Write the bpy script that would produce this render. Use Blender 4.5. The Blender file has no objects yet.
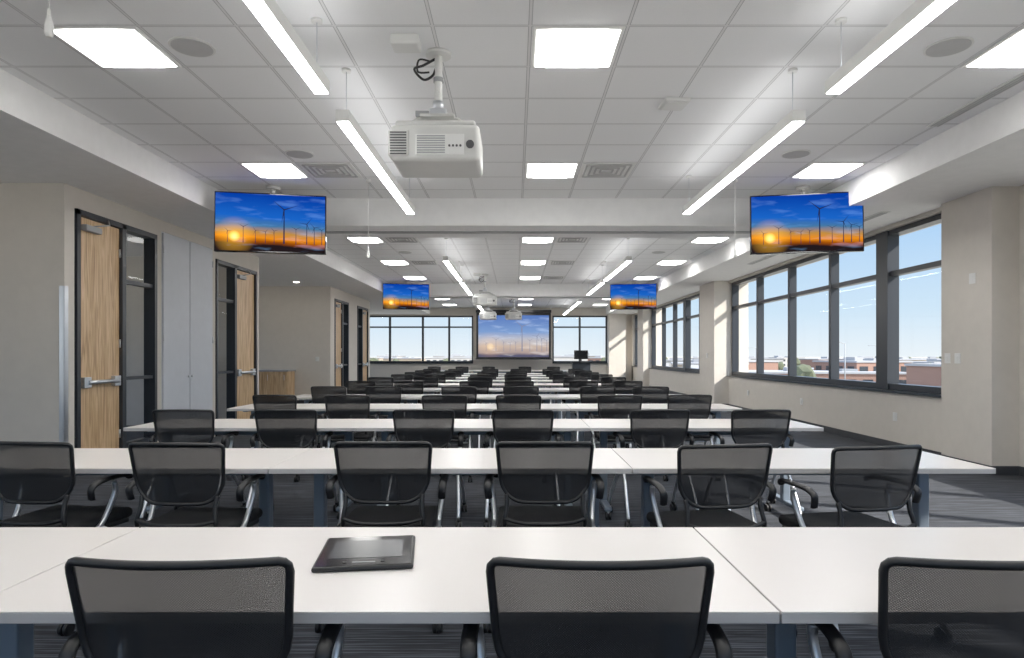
import bpy, bmesh, math, random
from mathutils import Vector, Matrix
random.seed(7)
S=bpy.context.scene
S.view_settings.view_transform='Standard'
S.view_settings.exposure=0.22
S.view_settings.gamma=1.15
COL=S.collection
# ---------------------------------------------------------------- materials
MATS={}
def nt(name):
    m=bpy.data.materials.new(name); m.use_nodes=True
    t=m.node_tree
    for n in list(t.nodes): t.nodes.remove(n)
    o=t.nodes.new('ShaderNodeOutputMaterial')
    MATS[name]=m
    return m,t,o
def N(t,typ,**k):
    n=t.nodes.new(typ)
    for a,b in k.items():
        if a.startswith('i_'):
            n.inputs[a[2:].replace('_',' ')].default_value=b
        else: setattr(n,a,b)
    return n
def math_(t,op,a,b=None,c=None):
    n=t.nodes.new('ShaderNodeMath'); n.operation=op
    for i,v in enumerate((a,b,c)):
        if v is None: continue
        if isinstance(v,(int,float)): n.inputs[i].default_value=v
        else: t.links.new(v,n.inputs[i])
    return n.outputs[0]
def mixc(t,f,a,b):
    n=t.nodes.new('ShaderNodeMix'); n.data_type='RGBA'
    for i,v in ((0,f),(6,a),(7,b)):
        if isinstance(v,(int,float)): n.inputs[i].default_value=v
        elif isinstance(v,tuple): n.inputs[i].default_value=(*v[:3],1)
        else: t.links.new(v,n.inputs[i])
    return n.outputs[2]
def ramp(t,fac,stops):
    n=t.nodes.new('ShaderNodeValToRGB'); cr=n.color_ramp
    while len(cr.elements)<len(stops): cr.elements.new(0.5)
    for e,(p,c) in zip(cr.elements,stops):
        e.position=p; e.color=(*c,1)
    t.links.new(fac,n.inputs[0]); return n.outputs[0]
def simple(name,col,rough=0.5,metal=0.0,noise=0.06,nscale=8,bump=0.0,bscale=200,spec=0.5,stretch=None):
    m,t,o=nt(name)
    p=N(t,'ShaderNodeBsdfPrincipled')
    p.inputs['Roughness'].default_value=rough; p.inputs['Metallic'].default_value=metal
    p.inputs['Specular IOR Level'].default_value=spec
    tc=N(t,'ShaderNodeTexCoord'); src=tc.outputs['Object']
    if stretch:
        mp=N(t,'ShaderNodeMapping'); mp.inputs['Scale'].default_value=stretch
        t.links.new(src,mp.inputs[0]); src=mp.outputs[0]
    nz=N(t,'ShaderNodeTexNoise'); nz.inputs['Scale'].default_value=nscale; nz.inputs['Detail'].default_value=3
    t.links.new(src,nz.inputs['Vector'])
    a=tuple(max(0,c*(1-noise)) for c in col); b=tuple(min(1,c*(1+noise)) for c in col)
    t.links.new(mixc(t,nz.outputs[0],a,b),p.inputs['Base Color'])
    if bump>0:
        n2=N(t,'ShaderNodeTexNoise'); n2.inputs['Scale'].default_value=bscale
        t.links.new(src,n2.inputs['Vector'])
        bp=N(t,'ShaderNodeBump'); bp.inputs['Strength'].default_value=bump; bp.inputs['Distance'].default_value=0.002
        t.links.new(n2.outputs[0],bp.inputs['Height']); t.links.new(bp.outputs[0],p.inputs['Normal'])
    t.links.new(p.outputs[0],o.inputs[0]); return m
def emis(name,col,st):
    m,t,o=nt(name); e=N(t,'ShaderNodeEmission'); e.inputs[0].default_value=(*col,1); e.inputs[1].default_value=st
    t.links.new(e.outputs[0],o.inputs[0]); return m
simple('wall_paint',(0.62,0.575,0.515),0.85,bump=0.15)
simple('white_paint',(0.87,0.87,0.87),0.8,bump=0.1)
simple('soffit_paint',(0.86,0.855,0.85),0.8,bump=0.1)
simple('panel_grey',(0.58,0.60,0.645),0.5)
simple('table_white',(0.78,0.735,0.70),0.28,noise=0.015)
simple('table_edge',(0.52,0.50,0.49),0.5)
simple('steel_blue',(0.19,0.235,0.29),0.4,metal=0.3)
simple('chrome',(0.66,0.68,0.71),0.3,metal=0.9)
simple('black_plastic',(0.004,0.004,0.005),0.5)
simple('seat_fabric',(0.004,0.004,0.005),0.85,bump=0.5,bscale=400)
simple('frame_dark',(0.014,0.018,0.025),0.4)
simple('white_plastic',(0.76,0.76,0.74),0.4)
simple('proj_body',(0.60,0.60,0.58),0.45)
simple('dark_vent',(0.06,0.06,0.065),0.6)
simple('mid_grey',(0.32,0.33,0.34),0.5)
simple('speaker_grey',(0.50,0.50,0.50),0.8,bump=0.4)
simple('slot_dark',(0.46,0.46,0.46),0.8)
simple('baseboard_dark',(0.03,0.032,0.038),0.5)
simple('screen_black',(0.005,0.005,0.006),0.12)
simple('tablet_screen',(0.06,0.063,0.068),0.2)
simple('bldg_white',(0.42,0.40,0.37),0.8)
simple('bldg_brick',(0.27,0.15,0.11),0.85,noise=0.2)
simple('bldg_tan',(0.32,0.26,0.19),0.85)
simple('bldg_roof',(0.33,0.33,0.34),0.9)
simple('tree_green',(0.08,0.09,0.05),0.95,noise=0.4,nscale=0.5)
simple('ground_mat',(0.34,0.31,0.25),0.95,noise=0.35,nscale=0.02)
emis('lamp_pendant',(1,1,1),21.0)
emis('uplight_fill',(1,1,1),4.5)  # glow added on the pendant tops to brighten the ceiling
emis('lamp_troffer',(1,0.99,0.96),17.0)
emis('lamp_inner',(1,0.98,0.94),8)
emis('lamp_downlight_and_fill',(1,0.90,0.76),36)  # shared by the alcove downlights and the added fill lamps
# wood with grain
m,t,o=nt('wood_door')
tc=N(t,'ShaderNodeTexCoord'); mp=N(t,'ShaderNodeMapping'); mp.inputs['Scale'].default_value=(14,14,0.8); t.links.new(tc.outputs['Object'],mp.inputs[0])
nz=N(t,'ShaderNodeTexNoise'); nz.inputs['Scale'].default_value=2.2; nz.inputs['Detail'].default_value=6; nz.inputs['Distortion'].default_value=1.2; t.links.new(mp.outputs[0],nz.inputs['Vector'])
c=ramp(t,nz.outputs[0],[(0.3,(0.33,0.19,0.085)),(0.45,(0.50,0.315,0.155)),(0.55,(0.60,0.40,0.215)),(0.7,(0.70,0.49,0.285))])
p=N(t,'ShaderNodeBsdfPrincipled'); p.inputs['Roughness'].default_value=0.42; t.links.new(c,p.inputs['Base Color']); t.links.new(p.outputs[0],o.inputs[0])
# glass
m,t,o=nt('window_glass')
tr=N(t,'ShaderNodeBsdfTransparent'); tr.inputs[0].default_value=(0.95,0.97,0.98,1)
gl=N(t,'ShaderNodeBsdfGlossy'); gl.inputs['Roughness'].default_value=0.02
mx=N(t,'ShaderNodeMixShader'); mx.inputs[0].default_value=.025; t.links.new(tr.outputs[0],mx.inputs[1]); t.links.new(gl.outputs[0],mx.inputs[2]); t.links.new(mx.outputs[0],o.inputs[0])
# chair mesh
m,t,o=nt('chair_mesh')
tc=N(t,'ShaderNodeTexCoord'); sp=N(t,'ShaderNodeSeparateXYZ'); t.links.new(tc.outputs['Object'],sp.inputs[0])
sx=math_(t,'SINE',math_(t,'MULTIPLY',sp.outputs[0],2*math.pi/0.0055))
sz=math_(t,'SINE',math_(t,'MULTIPLY',sp.outputs[2],2*math.pi/0.0055))
hole=math_(t,'ADD',math_(t,'MULTIPLY',math_(t,'MULTIPLY',sx,sz),0.5),0.5)
fac=math_(t,'ADD',math_(t,'MULTIPLY',hole,0.09),0.055)
tr=N(t,'ShaderNodeBsdfTransparent'); p=N(t,'ShaderNodeBsdfPrincipled'); p.inputs['Base Color'].default_value=(0.009,0.009,0.010,1); p.inputs['Roughness'].default_value=0.45
mx=N(t,'ShaderNodeMixShader'); t.links.new(fac,mx.inputs[0]); t.links.new(p.outputs[0],mx.inputs[1]); t.links.new(tr.outputs[0],mx.inputs[2]); t.links.new(mx.outputs[0],o.inputs[0])
# carpet : fine linear stripes, charcoal-navy
m,t,o=nt('carpet')
tc=N(t,'ShaderNodeTexCoord'); mp=N(t,'ShaderNodeMapping'); mp.inputs['Scale'].default_value=(1.6,70,1); t.links.new(tc.outputs['Object'],mp.inputs[0])
n1=N(t,'ShaderNodeTexNoise'); n1.inputs['Scale'].default_value=1; n1.inputs['Detail'].default_value=4; t.links.new(mp.outputs[0],n1.inputs['Vector'])
mp2=N(t,'ShaderNodeMapping'); mp2.inputs['Scale'].default_value=(5,160,1); t.links.new(tc.outputs['Object'],mp2.inputs[0])
n2=N(t,'ShaderNodeTexNoise'); n2.inputs['Scale'].default_value=1; n2.inputs['Detail'].default_value=3; t.links.new(mp2.outputs[0],n2.inputs['Vector'])
f=math_(t,'ADD',math_(t,'MULTIPLY',n1.outputs[0],0.65),math_(t,'MULTIPLY',n2.outputs[0],0.35))
c=ramp(t,f,[(0.39,(0.004,0.005,0.007)),(0.5,(0.013,0.0155,0.022)),(0.62,(0.075,0.084,0.105))])
p=N(t,'ShaderNodeBsdfPrincipled'); p.inputs['Roughness'].default_value=0.95; t.links.new(c,p.inputs['Base Color'])
bp=N(t,'ShaderNodeBump'); bp.inputs['Strength'].default_value=0.5; bp.inputs['Distance'].default_value=0.004; t.links.new(f,bp.inputs['Height']); t.links.new(bp.outputs[0],p.inputs['Normal'])
t.links.new(p.outputs[0],o.inputs[0])
# ceiling tiles
TX,TY,X0,Y0=0.64,0.61,0.10,4.31
m,t,o=nt('ceiling_tile')
tc=N(t,'ShaderNodeTexCoord'); sp=N(t,'ShaderNodeSeparateXYZ'); t.links.new(tc.outputs['Object'],sp.inputs[0])
def linefac(v,off,step,w):
    a=math_(t,'FRACT',math_(t,'DIVIDE',math_(t,'ADD',v,100*step-off+step/2),step))
    d=math_(t,'ABSOLUTE',math_(t,'SUBTRACT',a,0.5))
    return math_(t,'LESS_THAN',d,w/2/step), math_(t,'LESS_THAN',d,(w/2+0.005)/step)
lx,lx2=linefac(sp.outputs[0],X0,TX,0.016); ly,ly2=linefac(sp.outputs[1],Y0,TY,0.016)
ln=math_(t,'MAXIMUM',lx,ly); ln2=math_(t,'MAXIMUM',lx2,ly2)
nz=N(t,'ShaderNodeTexNoise'); nz.inputs['Scale'].default_value=120; t.links.new(tc.outputs['Object'],nz.inputs['Vector'])
base=mixc(t,nz.outputs[0],(0.84,0.845,0.85),(0.91,0.915,0.92))
c=mixc(t,ln2,base,(0.42,0.42,0.43)); c=mixc(t,ln,c,(0.76,0.76,0.76))
p=N(t,'ShaderNodeBsdfPrincipled'); p.inputs['Roughness'].default_value=0.9; t.links.new(c,p.inputs['Base Color']); t.links.new(p.outputs[0],o.inputs[0])
# screens
def screen_mat(name,pale,strength):
    m,t,o=nt(name)
    uv=N(t,'ShaderNodeUVMap'); uv.uv_map='UVMap'
    sp=N(t,'ShaderNodeSeparateXYZ'); t.links.new(uv.outputs[0],sp.inputs[0])
    mp=N(t,'ShaderNodeMapping'); mp.inputs['Scale'].default_value=(2.2,6,1); mp.inputs['Rotation'].default_value=(0,0,0.35); t.links.new(uv.outputs[0],mp.inputs[0])
    nz=N(t,'ShaderNodeTexNoise'); nz.inputs['Scale'].default_value=1.3; nz.inputs['Detail'].default_value=5; t.links.new(mp.outputs[0],nz.inputs['Vector'])
    v=math_(t,'ADD',sp.outputs[1],math_(t,'MULTIPLY',math_(t,'SUBTRACT',nz.outputs[0],0.5),0.12))
    if not pale:
        v=math_(t,'ADD',v,math_(t,'MULTIPLY',sp.outputs[0],0.07))
        c=ramp(t,v,[(0.13,(0.010,0.006,0.007)),(0.19,(0.28,0.055,0.002)),(0.26,(0.76,0.21,0.006)),(0.36,(0.42,0.20,0.04)),(0.47,(0.04,0.14,0.29)),(0.62,(0.006,0.09,0.49)),(1.0,(0.001,0.03,0.31))])
        cl=ramp(t,nz.outputs[0],[(0.52,(0,0,0)),(0.75,(0.06,0.13,0.24))])
    else:
        c=ramp(t,v,[(0.04,(0.08,0.08,0.14)),(0.10,(0.38,0.29,0.27)),(0.25,(0.56,0.43,0.35)),(0.42,(0.48,0.48,0.54)),(0.6,(0.17,0.30,0.60)),(1.0,(0.07,0.15,0.45))])
        cl=ramp(t,nz.outputs[0],[(0.52,(0,0,0)),(0.72,(0.22,0.25,0.27))])
    a=N(t,'ShaderNodeMix'); a.data_type='RGBA'; a.blend_type='ADD'; a.inputs[0].default_value=1
    t.links.new(c,a.inputs[6]); t.links.new(cl,a.inputs[7])
    dx=math_(t,'MULTIPLY',math_(t,'SUBTRACT',sp.outputs[0],0.17),1.78); dy=math_(t,'SUBTRACT',sp.outputs[1],0.25)
    d=math_(t,'SQRT',math_(t,'ADD',math_(t,'MULTIPLY',dx,dx),math_(t,'MULTIPLY',dy,dy)))
    sun=ramp(t,d,[(0.0,(1.2,0.9,0.35)),(0.06,(1,0.6,0.10)),(0.10,(0.35,0.16,0.01)),(0.35,(0,0,0))])
    b=N(t,'ShaderNodeMix'); b.data_type='RGBA'; b.blend_type='ADD'; b.inputs[0].default_value=0.35 if pale else 1
    t.links.new(a.outputs[2],b.inputs[6]); t.links.new(sun,b.inputs[7])
    e=N(t,'ShaderNodeEmission'); e.inputs[1].default_value=strength; t.links.new(b.outputs[2],e.inputs[0]); t.links.new(e.outputs[0],o.inputs[0])
screen_mat('tv_picture',False,0.92)
screen_mat('projected_picture',True,0.85)
emis('turbine_dark',(0.01,0.015,0.05),1.0)
emis('turbine_pale',(0.2,0.22,0.32),.85)
# ---------------------------------------------------------------- builder
class B:
    def __init__(s):
        s.bm=bmesh.new(); s.uv=s.bm.loops.layers.uv.new('UVMap'); s.mats=[]
    def mi(s,m):
        if m not in s.mats: s.mats.append(m)
        return s.mats.index(m)
    def _merge(s,tb,mat,M=None,smooth=False):
        if M is not None: bmesh.ops.transform(tb,matrix=M,verts=tb.verts)
        i=s.mi(mat); vm={}
        for v in tb.verts: vm[v]=s.bm.verts.new(v.co)
        for f in tb.faces:
            try: nf=s.bm.faces.new([vm[v] for v in f.verts])
            except ValueError: continue
            nf.material_index=i; nf.smooth=smooth
        tb.free()
    def box(s,x0,x1,y0,y1,z0,z1,mat,bevel=0,M=None,seg=2):
        tb=bmesh.new(); bmesh.ops.create_cube(tb,size=1)
        for v in tb.verts:
            v.co=Vector(((x0+x1)/2+v.co.x*(x1-x0),(y0+y1)/2+v.co.y*(y1-y0),(z0+z1)/2+v.co.z*(z1-z0)))
        if bevel>0: bmesh.ops.bevel(tb,geom=tb.edges[:],offset=bevel,segments=seg,profile=0.5,affect='EDGES')
        s._merge(tb,mat,M,smooth=bevel>0.012)
    def tube(s,pts,r,mat,seg=8,closed=False,smooth_pts=0,caps=True,squash=None):
        P=[Vector(p) for p in pts]
        if smooth_pts:
            Q=[];n=len(P)
            rng=range(n) if closed else range(n-1)
            for i in rng:
                p0=P[(i-1)%n] if (closed or i>0) else P[i]; p1=P[i]; p2=P[(i+1)%n]; p3=P[(i+2)%n] if (closed or i+2<n) else P[i+1]
                for k in range(smooth_pts):
                    q=k/smooth_pts
                    Q.append(0.5*((2*p1)+(-p0+p2)*q+(2*p0-5*p1+4*p2-p3)*q*q+(-p0+3*p1-3*p2+p3)*q**3))
            if not closed: Q.append(P[-1])
            P=Q
        n=len(P); i0=s.mi(mat); rings=[]
        up=None
        for i in range(n):
            if closed: tn=(P[(i+1)%n]-P[i-1])
            else: tn=P[min(i+1,n-1)]-P[max(i-1,0)]
            if tn.length<1e-9: tn=Vector((0,0,1))
            tn.normalize()
            if up is None:
                a=Vector((0,0,1)) if abs(tn.z)<0.9 else Vector((0,1,0))
                up=(a-tn*a.dot(tn)).normalized()
            else:
                up=(up-tn*up.dot(tn))
                if up.length<1e-6: up=Vector((1,0,0))
                up.normalize()
            sd=tn.cross(up)
            rr=r[i] if isinstance(r,(list,tuple)) else r
            rings.append([s.bm.verts.new(P[i]+(sd*math.cos(2*math.pi*k/seg)+up*math.sin(2*math.pi*k/seg)*(squash or 1))*rr) for k in range(seg)])
        for i in range(n if closed else n-1):
            a=rings[i]; b=rings[(i+1)%n]
            for k in range(seg):
                f=s.bm.faces.new([a[k],a[(k+1)%seg],b[(k+1)%seg],b[k]]); f.material_index=i0; f.smooth=True
        if caps and not closed:
            for rg in (rings[0],rings[-1]):
                f=s.bm.faces.new(rg); f.material_index=i0
    def cyl(s,p0,p1,r,mat,seg=16,r2=None):
        s.tube([p0,p1],[r,r2 if r2 is not None else r],mat,seg)
    def disc(s,x,y,z,r,mat,h=0.01,seg=32): s.cyl((x,y,z),(x,y,z-h),r,mat,seg)
    def poly(s,pts,mat,uvs=None,smooth=False):
        f=s.bm.faces.new([s.bm.verts.new(p) for p in pts]); f.material_index=s.mi(mat); f.smooth=smooth
        if uvs:
            for l,u in zip(f.loops,uvs): l[s.uv].uv=u
    def done(s,name,M=None,fixn=True,data_only=False):
        if fixn: bmesh.ops.recalc_face_normals(s.bm,faces=s.bm.faces[:])
        me=bpy.data.meshes.new(name); s.bm.to_mesh(me); s.bm.free()
        for m in s.mats: me.materials.append(MATS[m])
        if data_only: return me
        return inst(name,me,M)
def inst(name,me,M=None):
    o=bpy.data.objects.new(name,me)
    if M is not None: o.matrix_world=M
    COL.objects.link(o); return o
def T(x,y,z,rz=0,rx=0): return Matrix.Translation((x,y,z))@Matrix.Rotation(rz,4,'Z')@Matrix.Rotation(rx,4,'X')
# ---------------------------------------------------------------- dimensions
EYE=1.31; CEIL=3.46; SOF=3.15; LW=-4.82; WH=3.10
YB=-3.0; YF=30.0
# floor
b=B(); b.box(-10,5.8,YB-.2,YF+.3,-0.2,0,'carpet'); b.done('floor')
# ceiling
b=B(); b.box(-3.86,4.13,YB,YF,CEIL,CEIL+0.1,'ceiling_tile'); b.done('ceiling')
b=B(); b.box(-10,-3.86,YB,YF,SOF,CEIL+0.1,'soffit_paint'); b.done('ceiling_soffit_left')
b=B(); b.box(4.13,5.8,YB,YF,SOF,CEIL+0.1,'soffit_paint'); b.done('ceiling_soffit_right')
for (a,c,z) in ((9.05,9.95,3.08),(19.9,20.8,3.08)):
    b=B(); b.box(-3.86,4.13,a,c,z,CEIL,'white_paint')
    b.box(-3.86,4.13,(a+c)/2-.06,(a+c)/2+.06,z-.012,z,'mid_grey')
    b.box(-3.86,4.13,a-0.02,a,z,z+0.03,'soffit_paint')
    b.done('ceiling_beam')
# right wall
b=B()
b.box(5.5,5.8,YB,7.2,0,0.81,'wall_paint'); b.box(5.5,5.8,YB,7.2,WH,SOF,'wall_paint')
b.box(5.5,5.8,6.6,7.2,0.81,WH,'wall_paint'); b.box(5.5,5.8,YB,-2.2,0.81,WH,'wall_paint')
b.box(5.2,5.8,7.2,8.05,0,SOF,'wall_paint')
b.box(5.3,5.8,8.05,YF,0,0.81,'wall_paint'); b.box(5.3,5.8,8.05,YF,WH,SOF,'wall_paint')
b.box(4.95,5.8,16.4,17.7,0,SOF,'wall_paint')
b.box(5.05,5.8,26.0,27.2,0,SOF,'wall_paint')
b.box(5.3,5.8,29.6,YF,0,SOF,'wall_paint')
b.done('wall_right')
b=B()
b.box(5.485,5.5,YB,7.2,0,0.1,'baseboard_dark'); b.box(5.185,5.2,7.185,8.05,0,.1,'baseboard_dark'); b.box(5.2,5.5,7.185,7.2,0,.1,'baseboard_dark')
b.box(5.285,5.3,8.05,16.4,0,.1,'baseboard_dark'); b.box(4.935,4.95,16.385,17.7,0,.1,'baseboard_dark'); b.box(4.95,5.3,16.385,16.4,0,.1,'baseboard_dark'); b.box(5.285,5.3,17.7,26,0,.1,'baseboard_dark')
b.done('baseboard_right')
wn=[0]
def window(axis,c,a0,a1,z0,z1,mull,ztr,wide=()):
    wn[0]+=1; b=B(); fw=0.05
    def bx(p0,p1,q0,q1,d0,d1,mat):
        if axis=='x': b.box(c+d0,c+d1,p0,p1,q0,q1,mat)
        else: b.box(p0,p1,c+d0,c+d1,q0,q1,mat)
    bx(a0,a1,z0,z0+0.09,-.08,.08,'frame_dark'); bx(a0,a1,z1-0.07,z1,-.08,.08,'frame_dark')
    bx(a0,a0+.07,z0,z1,-.08,.08,'frame_dark'); bx(a1-.07,a1,z0,z1,-.08,.08,'frame_dark')
    for mm in mull:
        w=0.15 if mm in wide else 0.045
        bx(mm-w,mm+w,z0,z1,-.1 if w>.1 else -.07,.07,'frame_dark')
    bx(a0,a1,ztr-.035,ztr+.035,-.06,.06,'frame_dark')
    bx(a0,a1,z0-0.03,z0,-.2,.08,'frame_dark')
    if axis=='x': b.poly([(c,a0+.02,z0+.02),(c,a1-.02,z0+.02),(c,a1-.02,z1-.02),(c,a0+.02,z1-.02)],'window_glass')
    else: b.poly([(a0+.02,c,z0+.02),(a1-.02,c,z0+.02),(a1-.02,c,z1-.02),(a0+.02,c,z1-.02)],'window_glass')
    b.done('window_%d'%wn[0])
window('x',5.46,8.05,16.4,0.81,WH,[9.65,11.3,13.0,14.7],2.48,(9.65,))
window('x',5.46,17.7,26.0,0.81,WH,[19.3,20.9,22.5,24.2],2.48,(20.9,))
window('x',5.46,27.2,29.6,0.81,WH,[28.4],2.48)
window('x',5.65,-2.2,6.6,0.81,WH,[-.6,1.0,2.6,4.2,5.4],2.48,(2.6,))
# far wall with windows
b=B()
b.box(-10,5.8,YF,YF+.3,0,.95,'wall_paint'); b.box(-10,5.8,YF,YF+.3,3.1,CEIL,'wall_paint')
b.box(-10,-8.6,YF,YF+.3,.95,3.1,'wall_paint'); b.box(-1.9,1.7,YF,YF+.3,.95,3.1,'wall_paint'); b.box(4.2,5.8,YF,YF+.3,.95,3.1,'wall_paint')
b.box(4.2,4.95,YF-.5,YF,0,SOF,'wall_paint')
b.done('wall_far')
window('y',YF+.12,-8.6,-1.9,.95,3.1,[-7.2,-5.7,-4.2,-3.0],2.58)
window('y',YF+.12,1.7,4.2,.95,3.1,[2.95],2.58)
# left walls
b=B()
b.box(-9.8,LW,7.06,7.22,0,SOF,'wall_paint')
b.box(LW-.16,LW,8.86,9.0,0,SOF,'wall_paint')
b.box(LW-.16,LW,7.22,8.86,2.92,SOF,'wall_paint')
b.box(LW-.16,LW,10.5,10.62,0,SOF,'wall_paint')
b.box(LW-.16,LW,10.62,12.3,2.86,SOF,'wall_paint')
b.box(LW-.16,LW,9.0,10.5,3.0,SOF,'wall_paint')
b.box(LW-.16,LW,12.3,12.42,0,SOF,'wall_paint')
b.box(-9.8,LW-.16,12.3,12.42,0,SOF,'wall_paint')
b.box(-9.8,-4.95,17.7,17.86,0,SOF,'wall_paint')
b.box(-5.11,-4.95,17.86,18.1,0,SOF,'wall_paint'); b.box(-5.11,-4.95,18.1,19.6,2.86,SOF,'wall_paint')
b.box(-5.11,-4.95,19.6,20.7,0,SOF,'wall_paint'); b.box(-5.11,-4.95,20.7,22.2,2.86,SOF,'wall_paint'); b.box(-5.11,-4.95,22.2,22.35,0,SOF,'wall_paint')
b.box(-9.8,-4.95,22.35,22.5,0,SOF,'wall_paint')
b.done('wall_left')
b=B()
b.box(-10,-9.8,YB,YF,0,.8,'wall_paint'); b.box(-10,-9.8,YB,YF,2.9,SOF,'wall_paint')
for a,c in ((YB,-2),(5.5,7.3),(12.2,13),(16,18),(22,23.5),(29,30)): b.box(-10,-9.8,a,c,.8,2.9,'wall_paint')
b.done('wall_outer_left')
b=B()
b.box(-10,5.8,YB-.2,YB,0,.8,'wall_paint'); b.box(-10,5.8,YB-.2,YB,WH,CEIL+.1,'wall_paint')
for a,c in ((-10,-9.2),(-2.4,-1.8),(4.9,5.8)): b.box(a,c,YB-.2,YB,.8,WH,'wall_paint')
b.done('wall_back')
window('y',YB-.1,-9.2,-2.4,.8,WH,[-7.5,-5.8,-4.1],2.48)  # unseen back windows, this and the next, added to bring in fill daylight
window('y',YB-.1,-1.8,4.9,.8,WH,[-.1,1.6,3.3],2.48)
b=B(); b.box(-9.8,LW,7.045,7.06,0,.1,'baseboard_dark'); b.box(-9.8,-4.95,17.685,17.7,0,.1,'baseboard_dark'); b.box(LW,LW+.012,8.86,9.0,0,.1,'baseboard_dark'); b.done('baseboard_left')
b=B(); b.box(LW-.05,LW+.006,7.05,7.056,.05,2.05,'chrome'); b.box(LW+.0,LW+.008,7.05,7.11,.05,2.05,'chrome'); b.done('trim_corner_guard')
# doors
dn=[0]
def door(y0,y1,x,zt,leaf_first=True):
    dn[0]+=1; b=B(); fw=.06; xa,xb=x-.13,x+.02
    b.box(xa,xb,y0,y0+fw,0,zt,'frame_dark'); b.box(xa,xb,y1-fw,y1,0,zt,'frame_dark'); b.box(xa,xb,y0,y1,zt-fw,zt,'frame_dark')
    ym=y0+(y1-y0)*(.54 if leaf_first else .44)
    b.box(xa,xb,ym-.04,ym+.04,0,zt,'frame_dark')
    L=(y0+fw+.005,ym-.045) if leaf_first else (ym+.045,y1-fw-.005)
    G=(ym+.04,y1-fw) if leaf_first else (y0+fw,ym-.04)
    b.box(x-.07,x-.02,L[0],L[1],.01,zt-fw-.01,'wood_door',bevel=.003)
    b.poly([(x-.055,G[0],.1),(x-.055,G[1],.1),(x-.055,G[1],zt-fw),(x-.055,G[0],zt-fw)],'window_glass')
    b.box(x-.1,x,G[0],G[1],0,.22,'frame_dark'); b.box(x-.09,x-.01,G[0],G[1],2.2,2.25,'frame_dark'); b.box(x-.09,x-.01,G[0],G[1],1.0,1.04,'frame_dark')
    b.box(x-.02,x+.035,L[0]+.04,L[0]+.16,.94,1.06,'chrome',bevel=.006)
    b.box(x-.02,x+.03,L[1]-.16,L[1]-.04,.94,1.06,'chrome',bevel=.006)
    b.cyl((x+.035,L[0]+.1,1.0),(x+.035,L[1]-.1,1.0),.024,'chrome')
    b.box(x-.02,x+.05,L[0]+.05,L[0]+.33,zt-fw-.16,zt-fw-.09,'mid_grey',bevel=.01)
    b.tube([(x+.03,L[0]+.2,zt-fw-.09),(x+.12,L[0]+.35,zt-fw-.05),(x+.01,L[0]+.5,zt-.02)],.008,'mid_grey')
    for z in (.3,1.4,2.5): b.cyl((x-.012,L[0] if not leaf_first else L[1],z),(x-.012,L[0] if not leaf_first else L[1],z+.1),.012,'chrome',8)
    b.done('door_%d'%dn[0])
door(7.24,8.86,LW,2.92); door(10.62,12.3,LW,2.86,False); door(18.1,19.6,-4.95,2.86); door(20.7,22.2,-4.95,2.86,False)
# partition closet
b=B()
b.box(LW-.1,LW-.01,9.0,10.5,0,3.0,'panel_grey')
for a,c in ((9.02,9.74),(9.76,10.48)):
    b.box(LW-.01,LW+.02,a,c,.02,2.98,'panel_grey',bevel=.004)
b.cyl((LW+.02,9.70,1.0),(LW+.045,9.70,1.0),.02,'chrome'); b.cyl((LW+.02,9.80,1.0),(LW+.045,9.80,1.0),.02,'chrome')
for z in (.3,1.5,2.7):
    b.cyl((LW+.022,9.02,z),(LW+.022,9.02,z+.1),.01,'chrome',8); b.cyl((LW+.022,10.48,z),(LW+.022,10.48,z+.1),.01,'chrome',8)
b.done('partition_storage_cabinet')
# wood base cabinet in alcove
b=B()
b.box(-7.2,-5.9,17.1,17.68,.1,.88,'wood_door',bevel=.004); b.box(-7.2,-5.9,17.16,17.68,0,.1,'baseboard_dark'); b.box(-7.24,-5.86,17.06,17.68,.88,.92,'mid_grey',bevel=.004)
for i in range(3):
    x=-7.19+i*.43; b.box(x+.01,x+.42,17.08,17.1,.12,.86,'wood_door',bevel=.004); b.cyl((x+.36,17.06,.65),(x+.36,17.06,.8),.006,'chrome',8)
b.done('base_cabinet')
# ---------------------------------------------------------------- ceiling fixtures
b=B(); h=.3
b.box(-h,h,-h,h,-.012,0,'white_plastic',bevel=.003); b.box(-h+.025,h-.025,-h+.025,h-.025,-.016,-.012,'lamp_inner')
b.box(-h+.1,h-.1,-h+.03,h-.03,-.024,-.016,'lamp_troffer',bevel=.004)
tro=b.done('ceiling_troffer_light',data_only=True)
XC=[X0+.32-5*TX,X0+.32,X0+.32+5*TX]
for y in [-1.48,1.56,4.615,7.665,12.24,15.29,18.34,22.0,25.05,28.1]:
    for x in XC: inst('ceiling_troffer_light',tro,T(x,y,CEIL))
b=B(); b.disc(0,0,0,.09,'white_plastic',.008,28); b.disc(0,0,-.008,.065,'lamp_downlight_and_fill',.003,24)
dl=b.done('downlight_and_fill',data_only=True)
for x,y in ((-5.5,16.6),(-6.6,16.6),(-6.0,14.2),(-6.3,5.2),(-7.6,5.2),(-6.2,2.0),(-6.6,8.4),(-6.6,10.8),(-6.5,24.5),(-6.5,27.5),(-6.5,20)): inst('downlight_and_fill',dl,T(x,y,SOF))  # alcove lamps follow the wall glow; the others are added as fill light
b=B(); b.box(-.3,.3,-.3,.3,-.01,0,'white_plastic',bevel=.003)
for k in range(4):
    r=.25-k*.06
    for s_ in (-1,1):
        b.box(-r,r,s_*r-.010,s_*r+.010,-.02,-.01,'slot_dark'); b.box(s_*r-.010,s_*r+.010,-r,r,-.02,-.01,'slot_dark')
dif=b.done('ceiling_air_diffuser',data_only=True)
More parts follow.
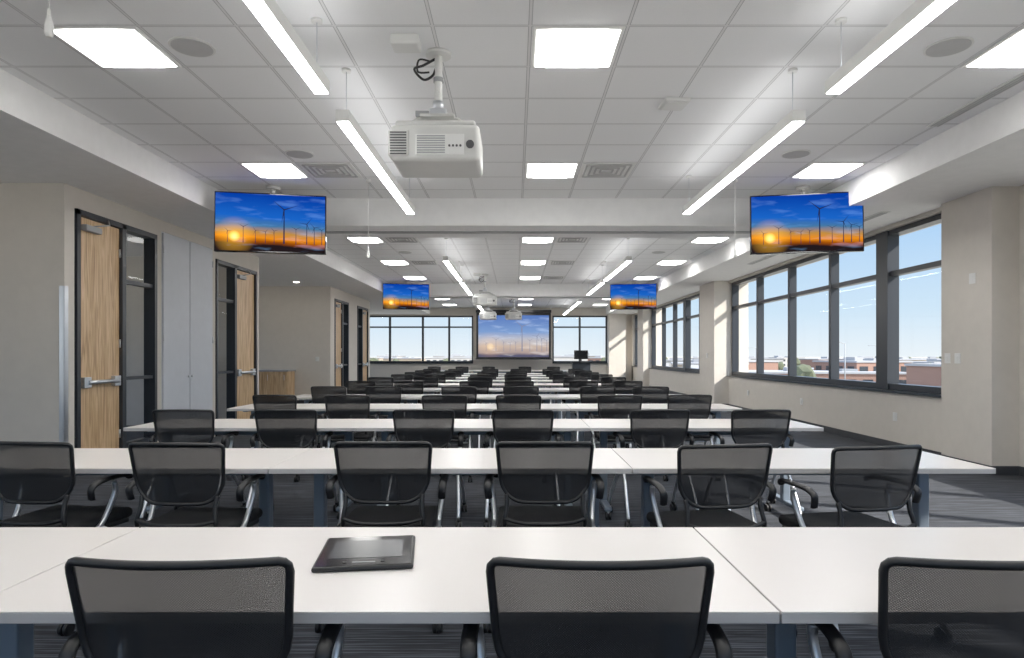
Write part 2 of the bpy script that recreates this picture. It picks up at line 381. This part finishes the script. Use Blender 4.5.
for x,y in ((X0+.32+TX,7.665),(XC[0]+TX,7.665),(-2.1,12.24),(.74+.32,12.24),(-2.1,15.3),(1.1,15.3),(.42+.64,18.3),(-1.5,24.0),(1.7,24.0)): inst('ceiling_air_diffuser',dif,T(x,y,CEIL))
b=B(); b.disc(0,0,0,.15,'white_plastic',.008,40); b.disc(0,0,-.008,.135,'speaker_grey',.004,40)
spk=b.done('ceiling_speaker',data_only=True)
for x,y in ((-2.25,4.6),(3.02,4.6),(-2.3,7.05),(3.0,7.05),(-2.3,13.8),(3.0,13.8),(.4,10.9)): inst('ceiling_speaker',spk,T(x,y,CEIL))
# pendants
PZ=EYE+1.72
b=B(); Lp=3.2
b.box(-.05,.05,0,Lp,.0,.085,'white_plastic',bevel=.003); b.box(-.043,.043,.015,Lp-.015,-.006,.0,'lamp_pendant'); b.box(-.035,.035,.03,Lp-.03,.085,.088,'uplight_fill')
for y in (.12,Lp-.12):
    b.cyl((0,y,.085),(0,y,CEIL-PZ),.0035,'chrome',6); b.cyl((0,y,CEIL-PZ-.02),(0,y,CEIL-PZ),.035,'white_plastic',16); b.cyl((0,y,.085),(0,y,.11),.01,'chrome',8)
pen=b.done('linear_pendant_light',data_only=True)
for x in (-1.27,2.09):
    for y in (1.15,4.85,12.05,15.7,21.3,25.0): inst('linear_pendant_light',pen,T(x,y,PZ))
# televisions
def turbine(b,x,z,h,y,mat,a0):
    w=h*.018
    b.poly([(x-w*1.3,y,z),(x+w*1.3,y,z),(x+w*.6,y,z+h),(x-w*.6,y,z+h)],mat)
    for k in range(3):
        a=a0+k*2*math.pi/3; L=h*.42; dx,dz=math.cos(a),math.sin(a); px,pz=-dz*w,dx*w
        b.poly([(x-px,y,z+h-pz),(x+px,y,z+h+pz),(x+dx*L,y,z+h+dz*L)],mat)
def turbines(b,W,H,y,z0,mat):
    for u,hh,a in ((.62,.60,.35),(.83,.36,.9),(.90,.30,.2),(.97,.26,.6),(.25,.28,.5),(.36,.22,.1),(.45,.2,.8),(.53,.22,.3),(.11,.2,.2),(.73,.26,.5)):
        turbine(b,-W/2+u*W,z0+.14*H,hh*H,y,mat,a)
b=B(); W,H=1.33,.75
b.box(-W/2,W/2,0,.05,-H/2,H/2,'screen_black',bevel=.006); b.box(-.3,.3,.05,.09,-.22,.22,'black_plastic',bevel=.01)
w2,h2=W/2-.014,H/2-.016
b.poly([(-w2,-.002,-h2),(w2,-.002,-h2),(w2,-.002,h2),(-w2,-.002,h2)],'tv_picture',[(0,0),(1,0),(1,1),(0,1)])
turbines(b,2*w2,2*h2,-.004,-h2,'turbine_dark')
b.box(-.06,.06,.09,.16,-.06,.3,'black_plastic',bevel=.005)
b.cyl((0,.15,.0),(0,.15,.50),.025,'white_plastic'); b.cyl((0,.15,.46),(0,.15,.50),.09,'white_plastic')
tvd=b.done('hanging_television',data_only=True,fixn=False)
for x,y,z,rz in ((-3.05,8.25,2.96,.2),(3.64,8.25,2.96,-.2),(-3.15,19.1,3.0,.2),(3.42,19.1,3.0,-.2)):
    o=inst('hanging_television',tvd,T(x,y,z,rz,-.05))
# ---------------------------------------------------------------- projectors
def projector(name):
    b=B(); w=.305
    b.box(-w,w,-.22,.25,-.12,.13,'proj_body',bevel=.035,seg=4)
    b.box(-w+.03,w-.03,-.20,.23,.12,.165,'proj_body',bevel=.02,seg=3)
    b.box(-w-.012,-w+.13,-.232,-.1,-.09,.09,'proj_body',bevel=.012)
    for k in range(9): b.box(-w-.008+.012,-w+.115,-.237,-.231,-.08+k*.018,-.072+k*.018,'dark_vent')
    b.box(-.13,.2,-.226,-.219,-.08,.06,'white_plastic',bevel=.002)
    for k in range(8): b.box(-.12,.07,-.231,-.225,-.07+k*.016,-.063+k*.016,'mid_grey')
    for k in range(4): b.cyl((.10+k*.025,-.226,-.02),(.10+k*.025,-.232,-.02),.008,'dark_vent',10)
    b.cyl((.24,-.215,-.01),(.24,-.232,-.01),.028,'dark_vent',16)
    b.cyl((-.05,.24,0),(-.05,.31,0),.09,'dark_vent',24); b.cyl((-.05,.31,0),(-.05,.33,0),.075,'screen_black',24)
    for x in (-.2,.2):
        b.tube([(x,-.1,.165),(x*.7,-.05,.22),(x*.2,0,.25)],.012,'proj_body'); b.tube([(x,.15,.165),(x*.7,.1,.22),(x*.2,0,.25)],.012,'proj_body')
        b.cyl((x,-.1,.16),(x,-.1,.185),.025,'mid_grey'); b.cyl((x,.15,.16),(x,.15,.185),.025,'mid_grey')
    b.box(-.12,.12,-.1,.1,.225,.245,'proj_body',bevel=.004); b.box(-.06,.06,-.06,.06,.245,.30,'chrome',bevel=.006); b.box(-.16,.05,-.03,.0,.25,.29,'mid_grey',bevel=.004)
    b.cyl((0,0,.28),(0,0,.71),.028,'white_plastic',20); b.cyl((0,0,.30),(0,0,.36),.04,'chrome',20); b.cyl((0,0,.50),(0,0,.53),.036,'mid_grey',20)
    b.cyl((0,0,.685),(0,0,.71),.09,'white_plastic',24)
    b.tube([(-.02,0,.67),(-.1,-.05,.60),(-.16,-.08,.56),(-.1,-.05,.50),(-.04,-.02,.54),(-.02,0,.60)],.009,'black_plastic',smooth_pts=6)
    b.tube([(-.05,-.02,.64),(-.13,-.05,.64),(-.14,-.04,.56),(-.06,-.03,.56)],.007,'black_plastic',smooth_pts=6)
    b.box(-.29,-.1,-.3,-.14,.64,.71,'white_plastic',bevel=.012)
    return b.done(name,data_only=True)
pj=projector('ceiling_projector')
inst('ceiling_projector',pj,T(-.545,4.7,CEIL-.71)); inst('ceiling_projector',pj,T(-.8,17.6,CEIL-.71))
for x in (-1.0,-.05): inst('ceiling_projector',pj,T(x,24.6,CEIL-.71))
b=B(); b.box(-.11,.11,-.11,.11,-.035,0,'white_plastic',bevel=.012,seg=3); b.box(-.09,.09,-.09,.09,-.045,-.035,'white_plastic',bevel=.004); b.done('wireless_access_point',T(1.35,5.6,CEIL,.1))
def mic(x,y,zb):
    b=B(); b.cyl((0,0,.1),(0,0,CEIL-zb),.004,'white_plastic',6); b.cyl((0,0,CEIL-zb-.03),(0,0,CEIL-zb),.03,'white_plastic')
    b.tube([(0,0,.14),(0,0,.1),(0,0,.06),(0,0,.02),(0,0,0)],[.006,.010,.02,.022,.014],'white_plastic',12); b.done('hanging_microphone',T(x,y,zb))
mic(-1.8,8.1,2.5); mic(2.7,8.1,2.5); mic(-2.33,3.3,2.9)
def slot(x,y,L,z,w=.12):
    b=B(); b.box(-w/2,w/2,-L/2,L/2,-.01,0,'white_plastic')
    for k in (-.03,0,.03): b.box(k-.008,k+.008,-L/2+.03,L/2-.03,-.014,-.01,'slot_dark')
    b.done('linear_air_diffuser',T(x,y,z))
slot(4.75,5.2,1.3,SOF); slot(4.75,9.2,1.5,SOF); slot(4.75,12.6,1.5,SOF); slot(3.92,5.6,1.2,CEIL)
# wall devices
b=B(); b.box(-.008,0,-.05,.05,-.06,.06,'white_plastic',bevel=.003); b.box(-.014,-.008,-.02,.02,-.03,.03,'white_plastic',bevel=.002); sw=b.done('wall_switch_plate',data_only=True)
for y,z in ((7.5,2.18),(7.75,1.27),(7.93,1.27)): inst('wall_switch_plate',sw,T(5.2,y,z))
inst('wall_switch_plate',sw,T(-5.3,17.7,1.2,math.pi/2))
for y in (9.2,12.2,15.0): inst('wall_switch_plate',sw,T(5.3,y,.45))
inst('wall_switch_plate',sw,T(4.95,17.0,1.3))
# ---------------------------------------------------------------- tables
TD=.72; TZ=.74
b=B(); hl=.9125
b.box(-hl,hl,-TD/2,TD/2,TZ-.004,TZ,'table_white',bevel=.0015); b.box(-hl,hl,-TD/2,TD/2,TZ-.027,TZ-.004,'table_edge',bevel=.002)
for s_ in (-1,1):
    x=s_*(hl-.15)
    b.box(x-.03,x+.03,-.02,.05,.09,.70,'steel_blue',bevel=.008); b.box(x-.025,x+.025,-.25,.27,.695,.713,'steel_blue',bevel=.003)
    b.box(x-.03,x+.03,-.29,.31,.065,.10,'steel_blue',bevel=.01)
    for y in (-.27,.29):
        b.cyl((x,y,.065),(x,y,.05),.012,'chrome'); b.cyl((x-.022,y,.03),(x-.006,y,.03),.03,'black_plastic',16); b.cyl((x+.006,y,.03),(x+.022,y,.03),.03,'black_plastic',16)
b.box(-hl+.15,hl-.15,0,.03,.64,.69,'steel_blue',bevel=.005)
tb=b.done('training_table',data_only=True)
ROWS=11
TXC=[-3.07+.915,-3.07+1.83+.915,-3.07+3.66+.915]
far=[2.185+1.852*n for n in range(ROWS)]
for n,f_ in enumerate(far):
    for x in TXC: inst('training_table',tb,T(x,f_-TD/2,0))
for x in (TXC[0]-1.83,TXC[2]+1.83): inst('training_table',tb,T(x,far[0]-TD/2,0))
for x in (-2.6,-.75,1.1): inst('training_table',tb,T(x,24.5,0))
# ---------------------------------------------------------------- chair
def chair():
    b=B()
    zb,zt=.595,.890
    def hw(z):
        w=.208+(.232-.208)*(z-zb)/(zt-zb); rb,rt=.12,.022
        d=z-zb
        if d<rb: w-=.10*(1-math.sqrt(max(0,1-((rb-d)/rb)**2)))
        d=zt-z
        if d<rt: w-=rt-math.sqrt(max(0,rt*rt-(rt-d)**2))
        return w
    def yy(x,z): return -.19-.06*(z-zb)/(zt-zb)+.06*(x/.23)**2
    def zz(x,z): return z-.008*(x/.23)**2*((z-zb)/(zt-zb))
    nz_,nx=16,12
    zs=[zb+(zt-zb)*(1-math.cos(math.pi*i/nz_))/2 for i in range(nz_+1)]
    grid=[]
    i0=b.mi('chair_mesh')
    for z in zs:
        w=hw(z); grid.append([b.bm.verts.new((w*(2*j/nx-1),yy(w*(2*j/nx-1),z),zz(w*(2*j/nx-1),z))) for j in range(nx+1)])
    for i in range(nz_):
        for j in range(nx):
            f=b.bm.faces.new([grid[i][j],grid[i][j+1],grid[i+1][j+1],grid[i+1][j]]); f.material_index=i0; f.smooth=True
    P=[v.co.copy() for v in grid[0]]+[r[-1].co.copy() for r in grid[1:-1]]+[v.co.copy() for v in reversed(grid[-1])]+[r[0].co.copy() for r in reversed(grid[1:-1])]
    b.tube(P,.0095,'black_plastic',seg=8,closed=True)
    for s_ in (-1,1):
        b.tube([(s_*.17,.0,.42),(s_*.185,-.13,.43),(s_*.195,-.19,.50),(s_*.185,-.175,.58),(s_*.188,-.16,.63)],.011,'black_plastic',smooth_pts=5)
    b.tube([(-.2,-.19,.52),(-.1,-.215,.50),(.1,-.215,.50),(.2,-.19,.52)],.010,'black_plastic',smooth_pts=5)
    b.box(-.235,.235,-.20,.25,.43,.485,'seat_fabric',bevel=.026,seg=4); b.box(-.22,.22,-.19,.23,.405,.435,'black_plastic',bevel=.01)
    for s_ in (-1,1):
        b.tube([(s_*.275,-.27,.075),(s_*.27,-.20,.22),(s_*.255,-.09,.40),(s_*.25,.0,.47),(s_*.265,.06,.60),(s_*.27,.05,.655)],.0125,'chrome',smooth_pts=5)
        b.tube([(s_*.275,.28,.075),(s_*.27,.20,.22),(s_*.255,.08,.37),(s_*.25,-.02,.44)],.0125,'chrome',smooth_pts=5)
        b.tube([(s_*.275,-.11,.60),(s_*.28,-.12,.655),(s_*.28,-.06,.678),(s_*.275,.05,.682),(s_*.26,.16,.675),(s_*.245,.19,.655)],.019,'black_plastic',smooth_pts=5,squash=.65)
        for y in (-.27,.28):
            b.cyl((s_*.275,y,.085),(s_*.275,y,.055),.014,'black_plastic',10)
            b.cyl((s_*.275-.022,y,.03),(s_*.275-.005,y,.03),.03,'black_plastic',14); b.cyl((s_*.275+.005,y,.03),(s_*.275+.022,y,.03),.03,'black_plastic',14)
    b.cyl((-.255,-.03,.415),(.255,-.03,.415),.012,'chrome',10); b.cyl((-.255,.1,.36),(.255,.1,.36),.01,'chrome',10)
    return b.done('office_chair',data_only=True)
ch_=chair()
def put(x,yb,rz): inst('office_chair',ch_,T(x,yb+.24,0,rz))
near=[f-TD for f in far]
std=[-2.49,-1.71,-.69,.06,1.09,1.86]
for n in range(ROWS):
    yb=near[n]-.17
    if n==0: L=[(-2.3,0,.03),(-.70,0,.03),(.178,0,.03),(1.0,0,.03)]
    elif n==1: L=[(-2.34,-.12,0),(-1.61,-.06,-.04),(-.64,0,0),(.145,0,0),(.96,.16,-.10),(1.64,.2,-.15)]
    elif n==2: L=[(-2.54,0,0),(-1.76,.03,0),(-.70,0,0),(.06,0,0),(1.09,.12,0),(1.87,.08,0)]
    else: L=[(x+random.uniform(-.05,.05),random.uniform(-.1,.1),random.uniform(-.04,.04)) for x in std]
    for x,r,dy in L: put(x,yb+dy,r)
for x in (-2.9,-1.9,-.9,.4,1.4): inst('office_chair',ch_,T(x,23.9,0,random.uniform(-.3,.3)))
# tablet
b=B()
b.box(-.132,.132,-.145,.145,0,.014,'black_plastic',bevel=.0065,seg=3); b.box(-.125,.125,-.138,.138,.0138,.0150,'screen_black',bevel=.0005)
b.box(-.098,.098,-.075,.095,.015,.0156,'tablet_screen'); b.box(-.03,.03,-.115,-.108,.015,.0156,'mid_grey')
for k in (-.05,.05): b.cyl((k,-.11,.015),(k,-.11,.0165),.006,'black_plastic',12)
b.done('tablet_device',T(-.42,1.88,TZ+.0005,.13))
# projection screen
b=B(); w=1.62
b.box(-w-.02,w+.02,0,.16,1.98,2.10,'black_plastic',bevel=.01)
b.poly([(-w,.06,-.02),(w,.06,-.02),(w,.06,2.0),(-w,.06,2.0)],'black_plastic')
wi=w-.09
b.poly([(-wi,.055,.05),(wi,.055,.05),(wi,.055,1.86),(-wi,.055,1.86)],'projected_picture',[(0,0),(1,0),(1,1),(0,1)])
turbines(b,2*wi,1.8,.05,.05,'turbine_pale')
b.cyl((-w-.03,.06,-.03),(w+.03,.06,-.03),.025,'black_plastic')
b.cyl((-w,.08,2.1),(-w,.08,CEIL-1.17),.015,'white_plastic'); b.cyl((w,.08,2.1),(w,.08,CEIL-1.17),.015,'white_plastic')
b.done('projection_screen',T(-.06,28.6,1.17),fixn=False)
# lectern
b=B()
b.box(-.35,.35,-.25,.25,.05,1.0,'frame_dark',bevel=.01); b.box(-.40,.40,-.30,.30,1.0,1.04,'black_plastic',bevel=.008)
b.box(-.03,.03,.0,.04,1.04,1.2,'black_plastic'); b.box(-.28,.28,-.02,.02,1.14,1.5,'screen_black',bevel=.008); b.box(-.12,.12,-.1,.1,1.04,1.055,'black_plastic',bevel=.004)
for x in (-.3,.3):
    for y in (-.2,.2): b.cyl((x-.02,y,.028),(x+.02,y,.028),.028,'black_plastic',12)
b.tube([(.3,-.1,1.04),(.3,-.12,1.3),(.25,-.2,1.42)],.008,'black_plastic',smooth_pts=5)
b.done('lectern',T(2.65,26.5,0))
# ---------------------------------------------------------------- exterior
G=-8.0
b=B(); b.box(-2500,2500,-1500,3500,G-1,G,'ground_mat'); b.done('ground')
def building(name,x,y,w,d,h,mat,rz=0):
    b=B()
    b.box(-w/2,w/2,-d/2,d/2,0,h,mat); b.box(-w/2-.3,w/2+.3,-d/2-.3,d/2+.3,h,h+.5,'bldg_roof')
    b.box(-w*.2,-w*.05,-d*.1,d*.15,h+.5,h+1.6,'bldg_roof'); b.box(w*.15,w*.25,-d*.1,d*.1,h+.5,h+1.2,'mid_grey')
    nw=max(3,int(w/4))
    for fl in range(max(1,int(h/3.5))):
        for k in range(nw):
            cx=-w/2+(k+.5)*w/nw
            b.box(cx-w/nw*.3,cx+w/nw*.3,-d/2-.08,-d/2,1+fl*3.4,2.6+fl*3.4,'frame_dark')
    for fl in range(max(1,int(h/3.5))):
        for k in range(4):
            cy=-d/2+(k+.5)*d/4
            b.box(-w/2-.08,-w/2,cy-d*.07,cy+d*.07,1+fl*3.4,2.6+fl*3.4,'frame_dark')
    b.done(name,T(x,y,G,rz))
ms=['bldg_white','bldg_brick','bldg_tan']
for i in range(36):
    y=random.uniform(130,620); tt=random.uniform(.22,.78); x=y*tt
    building('office_building',x,y,random.uniform(18,45),random.uniform(12,25),random.uniform(3,7.2),ms[i%3],random.uniform(-.3,.3))
for i in range(22):
    y=random.uniform(300,700); x=y*random.uniform(-.3,.14)
    building('office_building',x,y,random.uniform(20,50),random.uniform(12,25),random.uniform(4,9),ms[i%3],random.uniform(-.3,.3))
for i in range(14):
    x=-random.uniform(90,400); y=-x*random.uniform(.9,2.4)
    building('office_building',x,y,random.uniform(20,50),random.uniform(12,25),random.uniform(4,9),ms[i%3],random.uniform(-.3,.3))
b=B()
for i in range(170):
    y=random.uniform(150,900); x=y*random.uniform(-1.2,.9); r=random.uniform(2,3.8)
    tbm=bmesh.new(); bmesh.ops.create_icosphere(tbm,subdivisions=2,radius=r)
    for v in tbm.verts: v.co*=random.uniform(.82,1.15)
    b._merge(tbm,'tree_green',Matrix.Translation((x,y,G+r*.9+1))); b.cyl((x,y,G),(x,y,G+r),.3,'bldg_tan',6)
b.done('tree_grove')
for x,y in ((75,150),(110,200),(95,260)):
    b=B(); b.cyl((0,0,0),(0,0,12),.16,'mid_grey',8,.1); b.tube([(0,0,11.8),(-1.2,0,12.2),(-2.5,0,12.2)],.07,'mid_grey'); b.box(-3,-2.3,-.2,.2,12.05,12.25,'mid_grey',bevel=.03); b.done('street_light_pole',T(x,y,G))
# ---------------------------------------------------------------- light
w=bpy.data.worlds.new('World'); S.world=w; w.use_nodes=True; t=w.node_tree
for n in list(t.nodes): t.nodes.remove(n)
tc=N(t,'ShaderNodeTexCoord'); sp=N(t,'ShaderNodeSeparateXYZ'); t.links.new(tc.outputs['Generated'],sp.inputs[0])
c=ramp(t,sp.outputs[2],[(0.0,(0.35,0.38,0.40)),(0.06,(0.26,0.335,0.40)),(0.2,(0.145,0.25,0.39)),(0.4,(0.48,0.62,0.90)),(1,(0.68,0.80,1.0))])
bg=N(t,'ShaderNodeBackground'); bg.inputs[1].default_value=2.1; t.links.new(c,bg.inputs[0])
o=N(t,'ShaderNodeOutputWorld'); t.links.new(bg.outputs[0],o.inputs[0])
sd=bpy.data.lights.new('sun','SUN'); sd.energy=9.0; sd.angle=.02; sd.color=(1,.94,.85)
so=bpy.data.objects.new('sun',sd); COL.objects.link(so)
el,az=math.radians(34),math.radians(28)
d=Vector((-math.cos(el)*math.cos(az),math.cos(el)*math.sin(az),-math.sin(el)))
so.rotation_euler=d.to_track_quat('-Z','Y').to_euler(); so.location=(20,-5,15)
# camera
cd=bpy.data.cameras.new('camera'); cd.sensor_width=36; cd.sensor_fit='HORIZONTAL'; cd.lens=660/1024*36; cd.shift_x=-3/1024; cd.shift_y=26/1024; cd.clip_end=6000; cd.clip_start=.05
co=bpy.data.objects.new('camera',cd); COL.objects.link(co); co.location=(0,0,EYE); co.rotation_euler=(math.pi/2,0,0)
S.camera=co
